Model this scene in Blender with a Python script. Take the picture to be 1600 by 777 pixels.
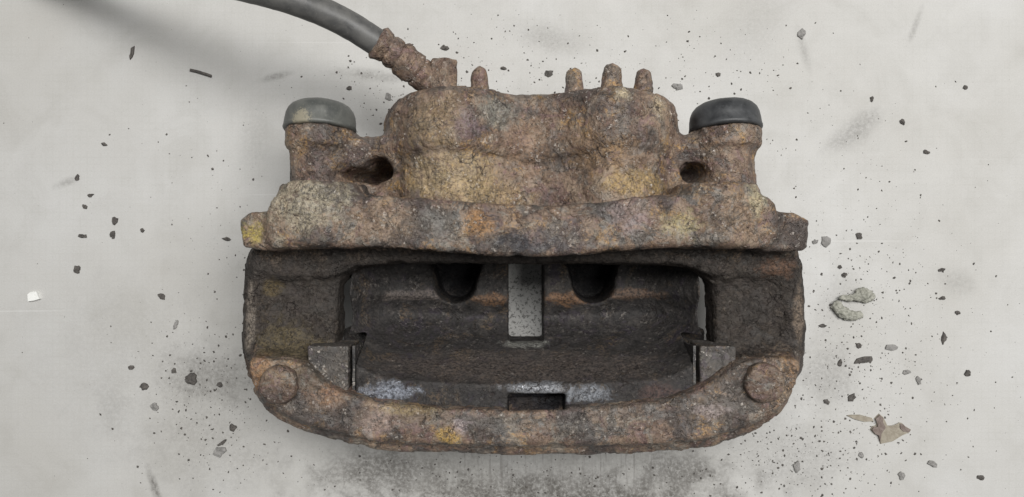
import bpy, math, random
import numpy as np
import openvdb
from mathutils import Vector

for o in list(bpy.data.objects):
    bpy.data.objects.remove(o, do_unlink=True)
SC = bpy.context.scene
COL = SC.collection
MM = 0.001
CAM_H = 480.0            # camera height over the surface, mm
FPX = 1200.0             # focal length in photograph pixels

# ------------------------------------------------------------------ camera
cam = bpy.data.cameras.new('camera')
cam.sensor_width = 36.0
cam.lens = 36.0 * FPX / 1600.0
cam.clip_start = 0.01
cam.clip_end = 50.0
cam_o = bpy.data.objects.new('camera', cam)
cam_o.location = (0, 0, CAM_H * MM)
COL.objects.link(cam_o)
SC.camera = cam_o

# ------------------------------------------------------------------ light of the workshop
W = bpy.data.worlds.new('World')
SC.world = W
W.use_nodes = True
W.node_tree.nodes['Background'].inputs[0].default_value = (0.95, 0.98, 1.0, 1)
W.node_tree.nodes['Background'].inputs[1].default_value = 0.13


def area(name, loc, target, size, size_y, power, col):
    l = bpy.data.lights.new(name, 'AREA')
    l.shape = 'RECTANGLE'
    l.size = size
    l.size_y = size_y
    l.energy = power
    l.color = col
    o = bpy.data.objects.new(name, l)
    o.location = loc
    o.rotation_euler = (Vector(target) - Vector(loc)).to_track_quat('-Z', 'Y').to_euler()
    COL.objects.link(o)
    return o


area('workshop_lamp', (0.95, 0.30, 1.80), (0, 0, 0.05), 0.75, 0.75, 26.0, (1.0, 0.985, 0.96))
area('ceiling_lamp', (0.0, 0.66, 2.0), (0, 0, 0.05), 1.3, 0.7, 34.0, (1.0, 0.99, 0.97))
vs = SC.view_settings
vs.view_transform = 'Standard'
vs.look = 'None'
vs.gamma = 1.0
vs.exposure = 0.0
vs.use_curve_mapping = False


# ------------------------------------------------------------------ layout helpers (mm)
def px(x, y, z):
    """a point of the photograph, seen at height z over the surface -> X, Y in mm"""
    s = (CAM_H - z) / FPX
    return ((x - 800.0) * s, (388.5 - y) * s)


def poly(pts, z, rounds=0):
    p = np.array([px(a, b, z) for a, b in pts], dtype=np.float64)
    for _ in range(rounds):
        q = np.roll(p, -1, axis=0)
        p = np.stack([0.75 * p + 0.25 * q, 0.25 * p + 0.75 * q], 1).reshape(-1, 2)
    return p


# ------------------------------------------------------------------ value noise in numpy
_rng = np.random.default_rng(7)
_TAB = _rng.random((64, 64, 64)).astype(np.float32)


def vnoise(p, scale, seed=0):
    q = p * scale + np.array([seed * 17.31, seed * 5.77, seed * 11.13])
    i = np.floor(q).astype(np.int64)
    f = q - i
    f = f * f * (3 - 2 * f)
    r = 0
    for dx in (0, 1):
        wx = f[:, 0] if dx else 1 - f[:, 0]
        for dy in (0, 1):
            wy = f[:, 1] if dy else 1 - f[:, 1]
            for dz in (0, 1):
                wz = f[:, 2] if dz else 1 - f[:, 2]
                r = r + wx * wy * wz * _TAB[(i[:, 0] + dx) & 63, (i[:, 1] + dy) & 63, (i[:, 2] + dz) & 63]
    return r


def fbm(p, scale, octaves, seed=0):
    a, t, r = 1.0, 0.0, 0.0
    for k in range(octaves):
        r = r + a * vnoise(p, scale * 2 ** k, seed + k * 3.7)
        t += a
        a *= 0.55
    return r / t


def sstep(a, b, x):
    t = np.clip((x - a) / (b - a), 0, 1)
    return t * t * (3 - 2 * t)


# ------------------------------------------------------------------ solid modelling on a distance grid
class Field:
    def __init__(self, lo, hi, h):
        self.lo, self.h = np.array(lo, float), h
        n = [int(math.ceil((b - a) / h)) + 1 for a, b in zip(lo, hi)]
        ax = [(lo[k] + np.arange(n[k]) * h).astype(np.float32) for k in range(3)]
        self.ax = ax
        self.X, self.Y, self.Z = ax[0][:, None, None], ax[1][None, :, None], ax[2][None, None, :]
        self.d = np.full(n, 50.0, np.float32)

    def poly2(self, p):
        x, y = self.ax[0][:, None], self.ax[1][None, :]
        d = np.full((len(self.ax[0]), len(self.ax[1])), 1e9, np.float32)
        s = np.zeros(d.shape, bool)
        n = len(p)
        for k in range(n):
            a, b = p[k], p[(k + 1) % n]
            e = b - a
            wx, wy = x - a[0], y - a[1]
            t = np.clip((wx * e[0] + wy * e[1]) / max(e @ e, 1e-9), 0, 1)
            d = np.minimum(d, (wx - e[0] * t) ** 2 + (wy - e[1] * t) ** 2)
            if a[1] != b[1]:
                c = ((a[1] <= y) & (b[1] > y)) | ((b[1] <= y) & (a[1] > y))
                xi = a[0] + (y - a[1]) / (b[1] - a[1]) * e[0]
                s ^= c & (x < xi)
        d = np.sqrt(d)
        return np.where(s, -d, d)[:, :, None].astype(np.float32)

    @staticmethod
    def mix(a, b, r):
        a, b = a + r, b + r
        return np.sqrt(np.maximum(a, 0) ** 2 + np.maximum(b, 0) ** 2) + np.minimum(np.maximum(a, b), 0) - r

    def ext(self, p, z0, z1, r=2.0, taper=0.0):
        d2 = self.poly2(p)
        if taper:
            d2 = d2 - taper * np.maximum(z1 - self.Z, 0)
        return self.mix(d2, np.abs(self.Z - (z0 + z1) / 2) - (z1 - z0) / 2, r)

    def cyl_y(self, cx, cz, rad, y0, y1, r=2.0, dome=0.0):
        q = np.sqrt((self.X - cx) ** 2 + (self.Z - cz) ** 2) - rad
        return self.mix(q, np.abs(self.Y + dome * ((self.X - cx) / rad) ** 2 - (y0 + y1) / 2) - (y1 - y0) / 2, r)

    def cyl_z(self, cx, cy, rad, z0, z1, r=2.0):
        q = np.sqrt((self.X - cx) ** 2 + (self.Y - cy) ** 2) - rad
        return self.mix(q, np.abs(self.Z - (z0 + z1) / 2) - (z1 - z0) / 2, r)

    def box(self, x0, x1, y0, y1, z0, z1, r=2.0):
        a = np.abs(self.X - (x0 + x1) / 2) - (x1 - x0) / 2 + r
        b = np.abs(self.Y - (y0 + y1) / 2) - (y1 - y0) / 2 + r
        c = np.abs(self.Z - (z0 + z1) / 2) - (z1 - z0) / 2 + r
        return np.sqrt(np.maximum(a, 0) ** 2 + np.maximum(b, 0) ** 2 + np.maximum(c, 0) ** 2) + np.minimum(np.maximum(np.maximum(a, b), c), 0) - r

    def ell(self, c, s):
        q = np.sqrt(((self.X - c[0]) / s[0]) ** 2 + ((self.Y - c[1]) / s[1]) ** 2 + ((self.Z - c[2]) / s[2]) ** 2)
        return (q - 1) * min(s)

    def cone(self, a, b, ra, rb):
        a, b = np.array(a, float), np.array(b, float)
        e = b - a
        px_, py_, pz_ = self.X - a[0], self.Y - a[1], self.Z - a[2]
        t = np.clip((px_ * e[0] + py_ * e[1] + pz_ * e[2]) / (e @ e), 0, 1)
        return np.sqrt((px_ - e[0] * t) ** 2 + (py_ - e[1] * t) ** 2 + (pz_ - e[2] * t) ** 2) - (ra + (rb - ra) * t)

    def add(self, g, k=3.0):
        d = self.d
        if k > 0:
            w = np.maximum(k - np.abs(d - g), 0) / k
            self.d = (np.minimum(d, g) - w * w * (k * 0.25)).astype(np.float32)
        else:
            self.d = np.minimum(d, g).astype(np.float32)

    def cut(self, g, k=2.0):
        d = self.d
        g = -g
        w = np.maximum(k - np.abs(d - g), 0) / k
        self.d = (np.maximum(d, g) + w * w * (k * 0.25)).astype(np.float32)

    def mesh(self):
        b = 3 * self.h
        g = openvdb.FloatGrid(b)
        g.copyFromArray(np.ascontiguousarray(np.clip(self.d, -b, b)))
        pts, tris, quads = g.convertToPolygons(0.0, 0.0)
        return np.asarray(pts, np.float64) * self.h + self.lo, np.asarray(tris), np.asarray(quads)


def vnormals(v, quads, tris):
    n = np.zeros_like(v)
    if len(quads):
        a = np.cross(v[quads[:, 2]] - v[quads[:, 0]], v[quads[:, 3]] - v[quads[:, 1]])
        for k in range(4):
            np.add.at(n, quads[:, k], a)
    if len(tris):
        a = np.cross(v[tris[:, 1]] - v[tris[:, 0]], v[tris[:, 2]] - v[tris[:, 0]])
        for k in range(3):
            np.add.at(n, tris[:, k], a)
    return n / np.maximum(np.linalg.norm(n, axis=1, keepdims=True), 1e-9)


def rust_relief(v, n, amp=1.0, seed=0):
    """cast skin and lifted rust scale, in mm along the normal"""
    d = (fbm(v, 1 / 18.0, 2, seed) - 0.5) * 0.7
    d += (fbm(v, 1 / 5.0, 2, seed + 5) - 0.5) * 0.62
    d += (vnoise(v, 1 / 2.0, seed + 9) - 0.5) * 0.45
    warp = v + 2.0 * np.stack([vnoise(v, 1 / 3.0, seed + 20 + k) - 0.5 for k in range(3)], 1)
    f = fbm(warp, 1 / 9.0, 3, seed + 12)
    d += 0.60 * sstep(0.53, 0.55, f) - 0.65 * sstep(0.40, 0.38, f)
    return v + n * (d * amp)[:, None]


def build(name, v, faces, mat, parent=None, smooth=True, origin=(0, 0, 0)):
    me = bpy.data.meshes.new(name)
    o3 = np.array(origin, float)
    vv = (np.asarray(v, float) - o3) * MM
    if isinstance(faces, tuple):
        tris, quads = faces
        fl = [list(map(int, t)) for t in tris] + [list(map(int, q)) for q in quads]
    else:
        fl = faces
    me.from_pydata(vv.tolist(), [], fl)
    me.update()
    if smooth:
        me.polygons.foreach_set('use_smooth', np.ones(len(me.polygons), bool))
    me.materials.append(mat)
    o = bpy.data.objects.new(name, me)
    COL.objects.link(o)
    o.location = o3 * MM
    if parent:
        o.parent = parent
        o.location = (Vector(o3) * MM) - PW.get(parent.name, Vector((0, 0, 0)))
        PW[o.name] = Vector(o3) * MM
    return o


PW = {}


def build_field(name, F, mat, parent, amp=1.0, seed=0):
    v, t, q = F.mesh()
    n = vnormals(v, q, t)
    # outward orientation from the signed volume
    tri = np.concatenate([q[:, [0, 1, 2]], q[:, [0, 2, 3]]] + ([t] if len(t) else []))
    vol = np.einsum('ij,ij->i', v[tri[:, 0]], np.cross(v[tri[:, 1]], v[tri[:, 2]])).sum()
    if vol < 0:
        q = q[:, ::-1]
        if len(t):
            t = t[:, ::-1]
        n = -n
    if amp:
        v = rust_relief(v, n, amp, seed)
    return build(name, v, (t, q), mat, parent)


def tag(o, label=None, cat=None, group=None, kind=None):
    if label:
        o['label'] = label
    if cat:
        o['category'] = cat
    if group:
        o['group'] = group
    if kind:
        o['kind'] = kind
    return o


# ------------------------------------------------------------------ materials
class NT:
    def __init__(self, name):
        self.m = bpy.data.materials.new(name)
        self.m.use_nodes = True
        self.t = self.m.node_tree
        self.b = self.t.nodes['Principled BSDF']
        self.geo = None

    def n(self, kind, **kw):
        nd = self.t.nodes.new(kind)
        for k, v in kw.items():
            setattr(nd, k, v)
        return nd

    def link(self, a, b):
        self.t.links.new(a, b)

    def pos(self):
        """world position in mm"""
        if self.geo is None:
            g = self.n('ShaderNodeNewGeometry')
            s = self.n('ShaderNodeVectorMath', operation='SCALE')
            self.link(g.outputs['Position'], s.inputs[0])
            s.inputs['Scale'].default_value = 1000.0
            self.geo = s.outputs[0]
        return self.geo

    def val(self, s, v):
        if isinstance(v, (int, float)):
            s.default_value = v
        elif isinstance(v, (tuple, list)):
            s.default_value = tuple(v) + ((1,) if len(v) == 3 and s.type == 'RGBA' else ())
        else:
            self.link(v, s)

    def math(self, op, a, b=0.0, c=None, clamp=False):
        m = self.n('ShaderNodeMath', operation=op)
        m.use_clamp = clamp
        self.val(m.inputs[0], a)
        self.val(m.inputs[1], b)
        if c is not None:
            self.val(m.inputs[2], c)
        return m.outputs[0]

    def off(self, v):
        a = self.n('ShaderNodeVectorMath', operation='ADD')
        self.link(self.pos(), a.inputs[0])
        a.inputs[1].default_value = v
        return a.outputs[0]

    def noise(self, size, detail=4.0, rough=0.55, dist=0.0, off=(0, 0, 0), vec=None):
        """size: feature size in mm"""
        t = self.n('ShaderNodeTexNoise')
        self.link(vec if vec is not None else self.off(off), t.inputs['Vector'])
        t.inputs['Scale'].default_value = 1.0 / size
        t.inputs['Detail'].default_value = detail
        t.inputs['Roughness'].default_value = rough
        t.inputs['Distortion'].default_value = dist
        return t.outputs['Fac']

    def voro(self, size, feature='F1', off=(0, 0, 0), out='Distance', rnd=1.0):
        t = self.n('ShaderNodeTexVoronoi', feature=feature)
        self.link(self.off(off), t.inputs['Vector'])
        t.inputs['Scale'].default_value = 1.0 / size
        t.inputs['Randomness'].default_value = rnd
        return t.outputs[out]

    def step(self, a, b, x):
        m = self.n('ShaderNodeMapRange', interpolation_type='SMOOTHSTEP')
        self.val(m.inputs['Value'], x)
        if a <= b:
            m.inputs['From Min'].default_value, m.inputs['From Max'].default_value = a, b
        else:
            m.inputs['From Min'].default_value, m.inputs['From Max'].default_value = b, a
            m.inputs['To Min'].default_value, m.inputs['To Max'].default_value = 1.0, 0.0
        return m.outputs[0]

    def mixc(self, f, a, b, mode='MIX'):
        m = self.n('ShaderNodeMix', data_type='RGBA', blend_type=mode)
        self.val(m.inputs[0], f)
        self.val(m.inputs[6], a)
        self.val(m.inputs[7], b)
        return m.outputs[2]

    def ramp(self, f, stops):
        r = self.n('ShaderNodeValToRGB')
        self.link(f, r.inputs[0])
        e = r.color_ramp.elements
        while len(e) < len(stops):
            e.new(0.5)
        for k, (p, c) in enumerate(stops):
            e[k].position = p
            e[k].color = tuple(c) + (1,)
        return r.outputs[0]

    def spot(self, c, r, noise_amt=0.6, nz=None, soft=0.35):
        """a ragged patch round a point (mm); r is a radius or (rx, ry, rz)"""
        if not isinstance(r, (tuple, list)):
            r = (r, r, r)
        s = self.n('ShaderNodeVectorMath', operation='SUBTRACT')
        self.link(self.pos(), s.inputs[0])
        s.inputs[1].default_value = c
        d = self.n('ShaderNodeVectorMath', operation='DIVIDE')
        self.link(s.outputs[0], d.inputs[0])
        d.inputs[1].default_value = r
        l = self.n('ShaderNodeVectorMath', operation='LENGTH')
        self.link(d.outputs[0], l.inputs[0])
        v = l.outputs['Value']
        if nz is not None:
            v = self.math('ADD', v, self.math('MULTIPLY', self.math('SUBTRACT', nz, 0.5), noise_amt * 3.0))
        return self.step(1.0 + soft / 2, 1.0 - soft / 2, v)

    def bump(self, h, dist, strength=1.0, prev=None):
        b = self.n('ShaderNodeBump')
        b.inputs['Strength'].default_value = strength
        b.inputs['Distance'].default_value = dist * MM
        self.link(h, b.inputs['Height'])
        if prev is not None:
            self.link(prev, b.inputs['Normal'])
        return b.outputs[0]

    def set(self, name, v):
        self.val(self.b.inputs[name], v)


def rust_material(name, base, ochre_amt, grey_amt, speck_amt, dark_amt, spots=(), off=(0, 0, 0), relief=1.0, sheen_rough=0.46, spec=0.55):
    m = NT(name)
    o = off
    o2, o3, o4, o5 = [tuple(a + k * 137.0 for a in o) for k in (1, 2, 3, 4)]
    big = m.noise(22, 5, 0.6, 0.4, o)
    mid = m.noise(6.5, 5, 0.65, 0.6, o2)
    fine = m.noise(1.5, 3, 0.7, 0.0, o3)
    grain = m.noise(0.85, 2, 0.65, 0.0, o4)
    scale = m.noise(10, 4, 0.6, 1.2, o5)
    c = m.ramp(m.math('SUBTRACT', m.math('ADD', m.math('MULTIPLY', mid, 0.75), m.math('MULTIPLY', big, 0.75)), 0.25), [(0.22, base[0]), (0.42, base[1]), (0.58, base[2]), (0.78, base[3])])
    # ochre bloom
    oc = m.math('MULTIPLY', m.step(0.52, 0.66, m.noise(17, 4, 0.6, 0.8, o3)), m.step(0.40, 0.62, fine))
    c = m.mixc(m.math('MULTIPLY', oc, ochre_amt), c, (0.30, 0.185, 0.075))
    # orange rust freckles
    orr = m.step(0.66, 0.72, m.noise(4.2, 3, 0.6, 0.3, o5))
    c = m.mixc(m.math('MULTIPLY', orr, 0.45 * ochre_amt), c, (0.23, 0.105, 0.045))
    # grey-green worn paint / scale
    gr = m.step(0.555, 0.60, scale)
    c = m.mixc(m.math('MULTIPLY', gr, grey_amt), c, tuple(1.08 * v_ for v_ in (base[2][0], base[2][0] * 0.95, base[2][0] * 0.83)))
    # purple-grey scale
    pu = m.step(0.43, 0.38, scale)
    c = m.mixc(m.math('MULTIPLY', pu, 0.75), c, tuple(0.55 * (p + q) * f for p, q, f in zip(base[1], base[2], (0.94, 0.86, 1.08))))
    # places where the scale has come off down to dark iron
    sc2 = m.step(0.545, 0.575, m.noise(15, 6, 0.68, 0.9, o5))
    c = m.mixc(m.math('MULTIPLY', sc2, dark_amt), c, tuple(0.62 * v_ for v_ in base[1][:1]) + (0.60 * base[1][0], 0.57 * base[1][0]))
    # dark grime
    dk = m.step(0.50, 0.40, big)
    c = m.mixc(m.math('MULTIPLY', dk, dark_amt), c, (0.045, 0.040, 0.038))
    # local patches
    metal = dust_shade_mask = None
    ragged = m.math('ADD', m.math('MULTIPLY', mid, 0.6), m.math('MULTIPLY', fine, 0.4))
    patchy = m.math('ADD', 0.30, m.math('MULTIPLY', m.step(0.36, 0.58, fine), 0.70))
    for (pc, pr, col, amt, mt) in spots:
        if amt == 'dust_shade':      # brake dust on the disc side, with shade painted in
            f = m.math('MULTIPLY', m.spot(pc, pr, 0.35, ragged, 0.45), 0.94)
            dust_shade_mask = f if dust_shade_mask is None else m.math('MAXIMUM', dust_shade_mask, f)
        else:
            f = m.math('MULTIPLY', m.math('MULTIPLY', m.spot(pc, pr, 1.5, ragged, 0.55), amt), patchy)
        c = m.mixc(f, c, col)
        if mt:
            g = m.math('MULTIPLY', f, mt)
            metal = g if metal is None else m.math('MAXIMUM', metal, g)
    # light value variation, fine
    v = m.ramp(fine, [(0.25, (0.42, 0.42, 0.42)), (0.5, (1.0, 1.0, 1.0)), (0.75, (1.55, 1.5, 1.45))])
    c = m.mixc(0.75, c, v, 'MULTIPLY')
    # crystalline grains: crisp small cells, light and dark
    jv = m.n('ShaderNodeVectorMath', operation='MULTIPLY_ADD')
    jn = m.n('ShaderNodeTexNoise')
    m.link(m.off(o3), jn.inputs['Vector'])
    jn.inputs['Scale'].default_value = 1 / 1.1
    jn.inputs['Detail'].default_value = 2
    m.link(jn.outputs['Color'], jv.inputs[0])
    jv.inputs[1].default_value = (1.6, 1.6, 1.6)
    m.link(m.off(o4), jv.inputs[2])
    vc = m.n('ShaderNodeTexVoronoi', feature='F1')
    m.link(jv.outputs[0], vc.inputs['Vector'])
    vc.inputs['Scale'].default_value = 1 / 1.25
    sc_ = m.n('ShaderNodeSeparateColor')
    m.link(vc.outputs['Color'], sc_.inputs[0])
    area_ = m.step(0.46, 0.64, m.noise(8, 5, 0.7, 0.6, o4))
    gk = m.math('ADD', 0.10, m.math('MULTIPLY', area_, 0.80))
    c = m.mixc(m.math('MULTIPLY', gk, 0.9), c, m.ramp(sc_.outputs[0], [(0.0, (0.55, 0.51, 0.50)), (0.5, (1, 1, 1)), (1.0, (1.50, 1.45, 1.36))]), 'MULTIPLY')
    sp = m.math('MULTIPLY', m.step(0.82, 0.90, sc_.outputs[1]), m.math('ADD', m.math('MULTIPLY', area_, 0.95), 0.05))
    sp = m.math('MULTIPLY', m.math('MULTIPLY', sp, speck_amt), m.step(0.40, 0.55, grain))
    if dust_shade_mask is not None:
        sp = m.math('MULTIPLY', sp, m.math('SUBTRACT', 1.0, m.math('MULTIPLY', dust_shade_mask, 0.9)))
    c = m.mixc(sp, c, (0.66, 0.60, 0.54))  # pale grains, with their glint painted into the colour
    # cracks between lifted plates of scale
    wv = m.n('ShaderNodeVectorMath', operation='MULTIPLY_ADD')
    wn = m.n('ShaderNodeTexNoise')
    m.link(m.off(o2), wn.inputs['Vector'])
    wn.inputs['Scale'].default_value = 1 / 5.0
    wn.inputs['Detail'].default_value = 4
    m.link(wn.outputs['Color'], wv.inputs[0])
    wv.inputs[1].default_value = (9, 9, 9)
    m.link(m.off(o), wv.inputs[2])
    vo = m.n('ShaderNodeTexVoronoi', feature='DISTANCE_TO_EDGE')
    m.link(wv.outputs[0], vo.inputs['Vector'])
    vo.inputs['Scale'].default_value = 1 / 15.0
    crack = m.math('MULTIPLY', m.step(0.030, 0.006, vo.outputs['Distance']), m.step(0.57, 0.64, m.noise(14, 3, 0.5, 0, o4)))
    c = m.mixc(m.math('MULTIPLY', crack, 0.7), c, (0.022, 0.017, 0.016))
    # pits
    pit = m.step(0.36, 0.28, m.noise(2.6, 3, 0.6, 0.3, o))
    c = m.mixc(m.math('MULTIPLY', pit, 0.6), c, (0.030, 0.022, 0.020))
    m.set('Base Color', c)
    rgh = m.math('SUBTRACT', m.math('ADD', m.math('SUBTRACT', sheen_rough, m.math('MULTIPLY', sc2, 0.14)), m.math('MULTIPLY', mid, 0.25)), m.math('MULTIPLY', sp, 0.30), clamp=True)
    if metal is not None:
        m.set('Metallic', metal)
        rgh = m.math('SUBTRACT', rgh, m.math('MULTIPLY', metal, 0.35), clamp=True)
    m.set('Roughness', rgh)
    m.set('Specular IOR Level', spec if dust_shade_mask is None else m.math('MULTIPLY', m.math('SUBTRACT', 1.0, m.math('MULTIPLY', dust_shade_mask, 0.8)), spec))
    # relief: flake plateaus, granules, pits
    flake = m.step(0.50, 0.53, m.noise(7, 4, 0.6, 1.0, o2))
    b = m.bump(flake, 0.6 * relief, 0.9)
    b = m.bump(crack, -0.7 * relief, 0.9, b)
    b = m.bump(mid, 1.2 * relief, 0.7, b)
    b = m.bump(m.math('MULTIPLY', fine, m.math('ADD', 0.35, area_)), 0.65 * relief, 0.85, b)
    b = m.bump(m.math('MULTIPLY', sc_.outputs[0], gk), 0.40 * relief, 0.8, b)
    b = m.bump(pit, -0.5 * relief, 0.8, b)
    b = m.bump(grain, 0.35 * relief, 0.9, b)
    m.set('Normal', b)
    return m.m


def P3(x, y, z):
    a = px(x, y, z)
    return (a[0], a[1], z)


BROWN = [(0.056, 0.034, 0.028), (0.132, 0.086, 0.064), (0.208, 0.148, 0.106), (0.305, 0.242, 0.178)]
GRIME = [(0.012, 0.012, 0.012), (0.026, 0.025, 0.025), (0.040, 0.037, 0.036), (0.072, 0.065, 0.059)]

bracket_spots = [
    ((0, -29, 74), (270, 38, 29), (0.040, 0.036, 0.033), 'dust_shade', 0),  # brake dust plus painted shade on lip, arms and beam face
    (P3(838, 627, 80), (23, 11, 15.5), (0.018, 0.018, 0.021), 'dust_shade', 0),  # shade inside the bar recess, painted near black
    (P3(470, 315, 106), (22, 16, 14), (0.34, 0.30, 0.22), 0.75, 0),
    (P3(402, 362, 96), (6, 6, 8), (0.36, 0.29, 0.075), 0.85, 0),
    (P3(745, 350, 104), (9, 7, 8), (0.33, 0.18, 0.07), 0.7, 0),
    (P3(610, 350, 104), (14, 9, 10), (0.27, 0.20, 0.14), 0.5, 0),
    (P3(690, 352, 104), (12, 10, 10), (0.17, 0.165, 0.15), 0.6, 0),
    (P3(860, 372, 104), (22, 7, 10), (0.060, 0.055, 0.060), 0.7, 0),
    (P3(810, 378, 102), (8, 5, 10), (0.03, 0.03, 0.035), 0.8, 0),
    (P3(985, 335, 104), (11, 9, 9), (0.25, 0.19, 0.18), 0.6, 0),
    (P3(1065, 350, 106), (9, 7, 9), (0.34, 0.29, 0.15), 0.6, 0),
    (P3(1150, 340, 106), (12, 14, 12), (0.27, 0.19, 0.12), 0.5, 0),
    (P3(1185, 310, 106), (5, 9, 12), (0.38, 0.34, 0.22), 0.7, 0),
    (P3(700, 682, 98), (6, 5, 8), (0.40, 0.26, 0.07), 0.8, 0),
    (P3(760, 660, 99), (24, 5, 8), (0.135, 0.13, 0.12), 0.4, 0),
    (P3(915, 662, 99), (26, 5, 8), (0.13, 0.125, 0.115), 0.4, 0),
    (P3(560, 650, 99), (7, 8, 8), (0.09, 0.085, 0.085), 0.5, 0),
    (P3(1080, 655, 99), (6, 8, 8), (0.075, 0.07, 0.07), 0.7, 0),
    (P3(500, 620, 99), (10, 7, 8), (0.28, 0.16, 0.09), 0.6, 0),
    (P3(1130, 625, 99), (10, 5, 8), (0.34, 0.29, 0.27), 0.5, 0.2),
    (P3(405, 585, 98), (9, 9, 12), (0.24, 0.13, 0.06), 0.7, 0),
    (P3(1235, 580, 98), (7, 9, 12), (0.24, 0.14, 0.07), 0.6, 0),
    (P3(1165, 598, 99), (22, 13, 12), (0.070, 0.061, 0.054), 1.0, 0),
    (P3(1120, 640, 99), (16, 9, 12), (0.085, 0.074, 0.064), 0.85, 0),
    (P3(1000, 640, 99), (40, 4, 10), (0.105, 0.090, 0.080), 0.6, 0),
    (P3(470, 640, 99), (15, 8, 12), (0.085, 0.075, 0.068), 0.75, 0),
    (P3(480, 585, 99), (12, 8, 12), (0.095, 0.080, 0.062), 0.8, 0),
    (P3(640, 655, 99), (34, 5, 10), (0.120, 0.103, 0.088), 0.5, 0),
    (P3(1110, 645, 99), (8, 4, 8), (0.36, 0.30, 0.29), 0.6, 0.15),
    (P3(590, 660, 99), (10, 7, 8), (0.30, 0.22, 0.19), 0.6, 0),
    (P3(720, 668, 99), (5, 4, 8), (0.38, 0.32, 0.33), 0.6, 0.1),
    (P3(640, 640, 99), (14, 4, 6), (0.28, 0.215, 0.10), 0.5, 0),
    (P3(450, 540, 80), (16, 12, 14), (0.125, 0.100, 0.055), 0.6, 0),
    (P3(425, 450, 80), (5, 5, 14), (0.115, 0.085, 0.035), 0.5, 0),
    (P3(392, 500, 80), (3, 16, 14), (0.30, 0.26, 0.22), 0.5, 0),
    (P3(1248, 490, 80), (3, 16, 14), (0.26, 0.20, 0.15), 0.5, 0),
    (P3(1215, 420, 84), (9, 5, 10), (0.15, 0.085, 0.055), 0.6, 0),
]
body_spots = [
    (P3(700, 270, 92), (26, 12, 20), (0.36, 0.28, 0.16), 0.6, 0),
    (P3(760, 300, 92), (30, 8, 20), (0.38, 0.28, 0.15), 0.6, 0),
    (P3(1000, 285, 92), (20, 7, 14), (0.35, 0.245, 0.10), 0.65, 0),
    (P3(930, 240, 94), (22, 10, 14), (0.25, 0.165, 0.095), 0.6, 0),
    (P3(820, 230, 80), (12, 16, 14), (0.22, 0.145, 0.095), 0.7, 0),
    (P3(680, 190, 94), (16, 14, 14), (0.27, 0.20, 0.115), 0.6, 0),
    (P3(780, 175, 90), (13, 8, 12), (0.24, 0.245, 0.215), 0.6, 0),
    (P3(730, 200, 94), (8, 7, 12), (0.13, 0.090, 0.100), 0.8, 0),
    (P3(970, 150, 90), (6, 4, 8), (0.50, 0.43, 0.30), 0.75, 0),
    (P3(1030, 165, 88), (3, 8, 8), (0.48, 0.40, 0.27), 0.6, 0),
    (P3(870, 300, 88), (9, 8, 14), (0.115, 0.070, 0.070), 0.7, 0),
    (P3(605, 613, 91), (15, 4.5, 6), (0.20, 0.215, 0.25), 0.95, 0.6),
    (P3(842, 607, 90), (15, 3, 5), (0.26, 0.27, 0.29), 0.95, 0.5),
    (P3(920, 615, 90), (13, 4, 5), (0.22, 0.235, 0.26), 0.7, 0.3),
    (P3(1030, 615, 90), (10, 5, 6), (0.075, 0.050, 0.045), 0.8, 0),
]

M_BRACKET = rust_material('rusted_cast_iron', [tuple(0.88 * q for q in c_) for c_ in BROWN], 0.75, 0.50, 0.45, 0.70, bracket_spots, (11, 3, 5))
M_BODY = rust_material('rusted_housing_iron', BROWN, 1.0, 0.30, 0.60, 0.52, body_spots, (211, 43, 75), 1.15)
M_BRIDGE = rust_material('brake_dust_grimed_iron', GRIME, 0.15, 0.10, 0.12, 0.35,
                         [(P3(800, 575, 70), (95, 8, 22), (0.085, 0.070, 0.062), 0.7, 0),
                          (P3(838, 630, 76), (22, 10, 9), (0.020, 0.020, 0.024), 'dust_shade', 0),  # painted shade on the bridge side of the recess
                          ((px(711, 440, 40)[0], -12, 20), (16, 19, 15), (0.012, 0.012, 0.013), 'dust_shade', 0),  # painted shade deep in the left bore pocket
                          ((px(927, 440, 40)[0], -12, 20), (16, 19, 15), (0.012, 0.012, 0.013), 'dust_shade', 0),  # painted shade deep in the right bore pocket
                          (P3(822, 537, 48), (12, 2.6, 8), (0.20, 0.20, 0.185), 0.9, 0),  # worn slot lip, with the light on its bevel painted in
                          (P3(885, 468, 42), (16, 4, 8), (0.20, 0.115, 0.065), 0.75, 0),
                          (P3(770, 468, 42), (10, 4, 8), (0.20, 0.115, 0.065), 0.7, 0),
                          (P3(980, 460, 42), (24, 3, 8), (0.13, 0.085, 0.060), 0.7, 0),
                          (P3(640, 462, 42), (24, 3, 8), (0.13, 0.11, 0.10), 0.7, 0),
                          ] + [s for s in body_spots[8:]], (91, 83, 15), 0.4, 0.55, 0.2)
M_BOLT = rust_material('rusted_bolt_steel', [tuple(0.72 * q for q in c_) for c_ in BROWN], 0.35, 0.6, 0.35, 0.45, (), (31, 53, 95), 0.8)
M_CLIP = rust_material('tarnished_spring_steel', GRIME, 0.2, 0.7, 0.7, 0.0, (), (61, 13, 35), 0.3, 0.40)
M_LAND = rust_material('worn_grimed_iron', [(0.026, 0.023, 0.021), (0.052, 0.046, 0.041), (0.078, 0.069, 0.061), (0.140, 0.125, 0.110)], 0.2, 0.4, 0.5, 0.3, (), (161, 33, 15), 0.5, 0.5)
M_FITTING = rust_material('rusted_hose_steel', BROWN, 0.35, 0.25, 0.5, 0.25, (), (131, 23, 45), 1.0)


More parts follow.
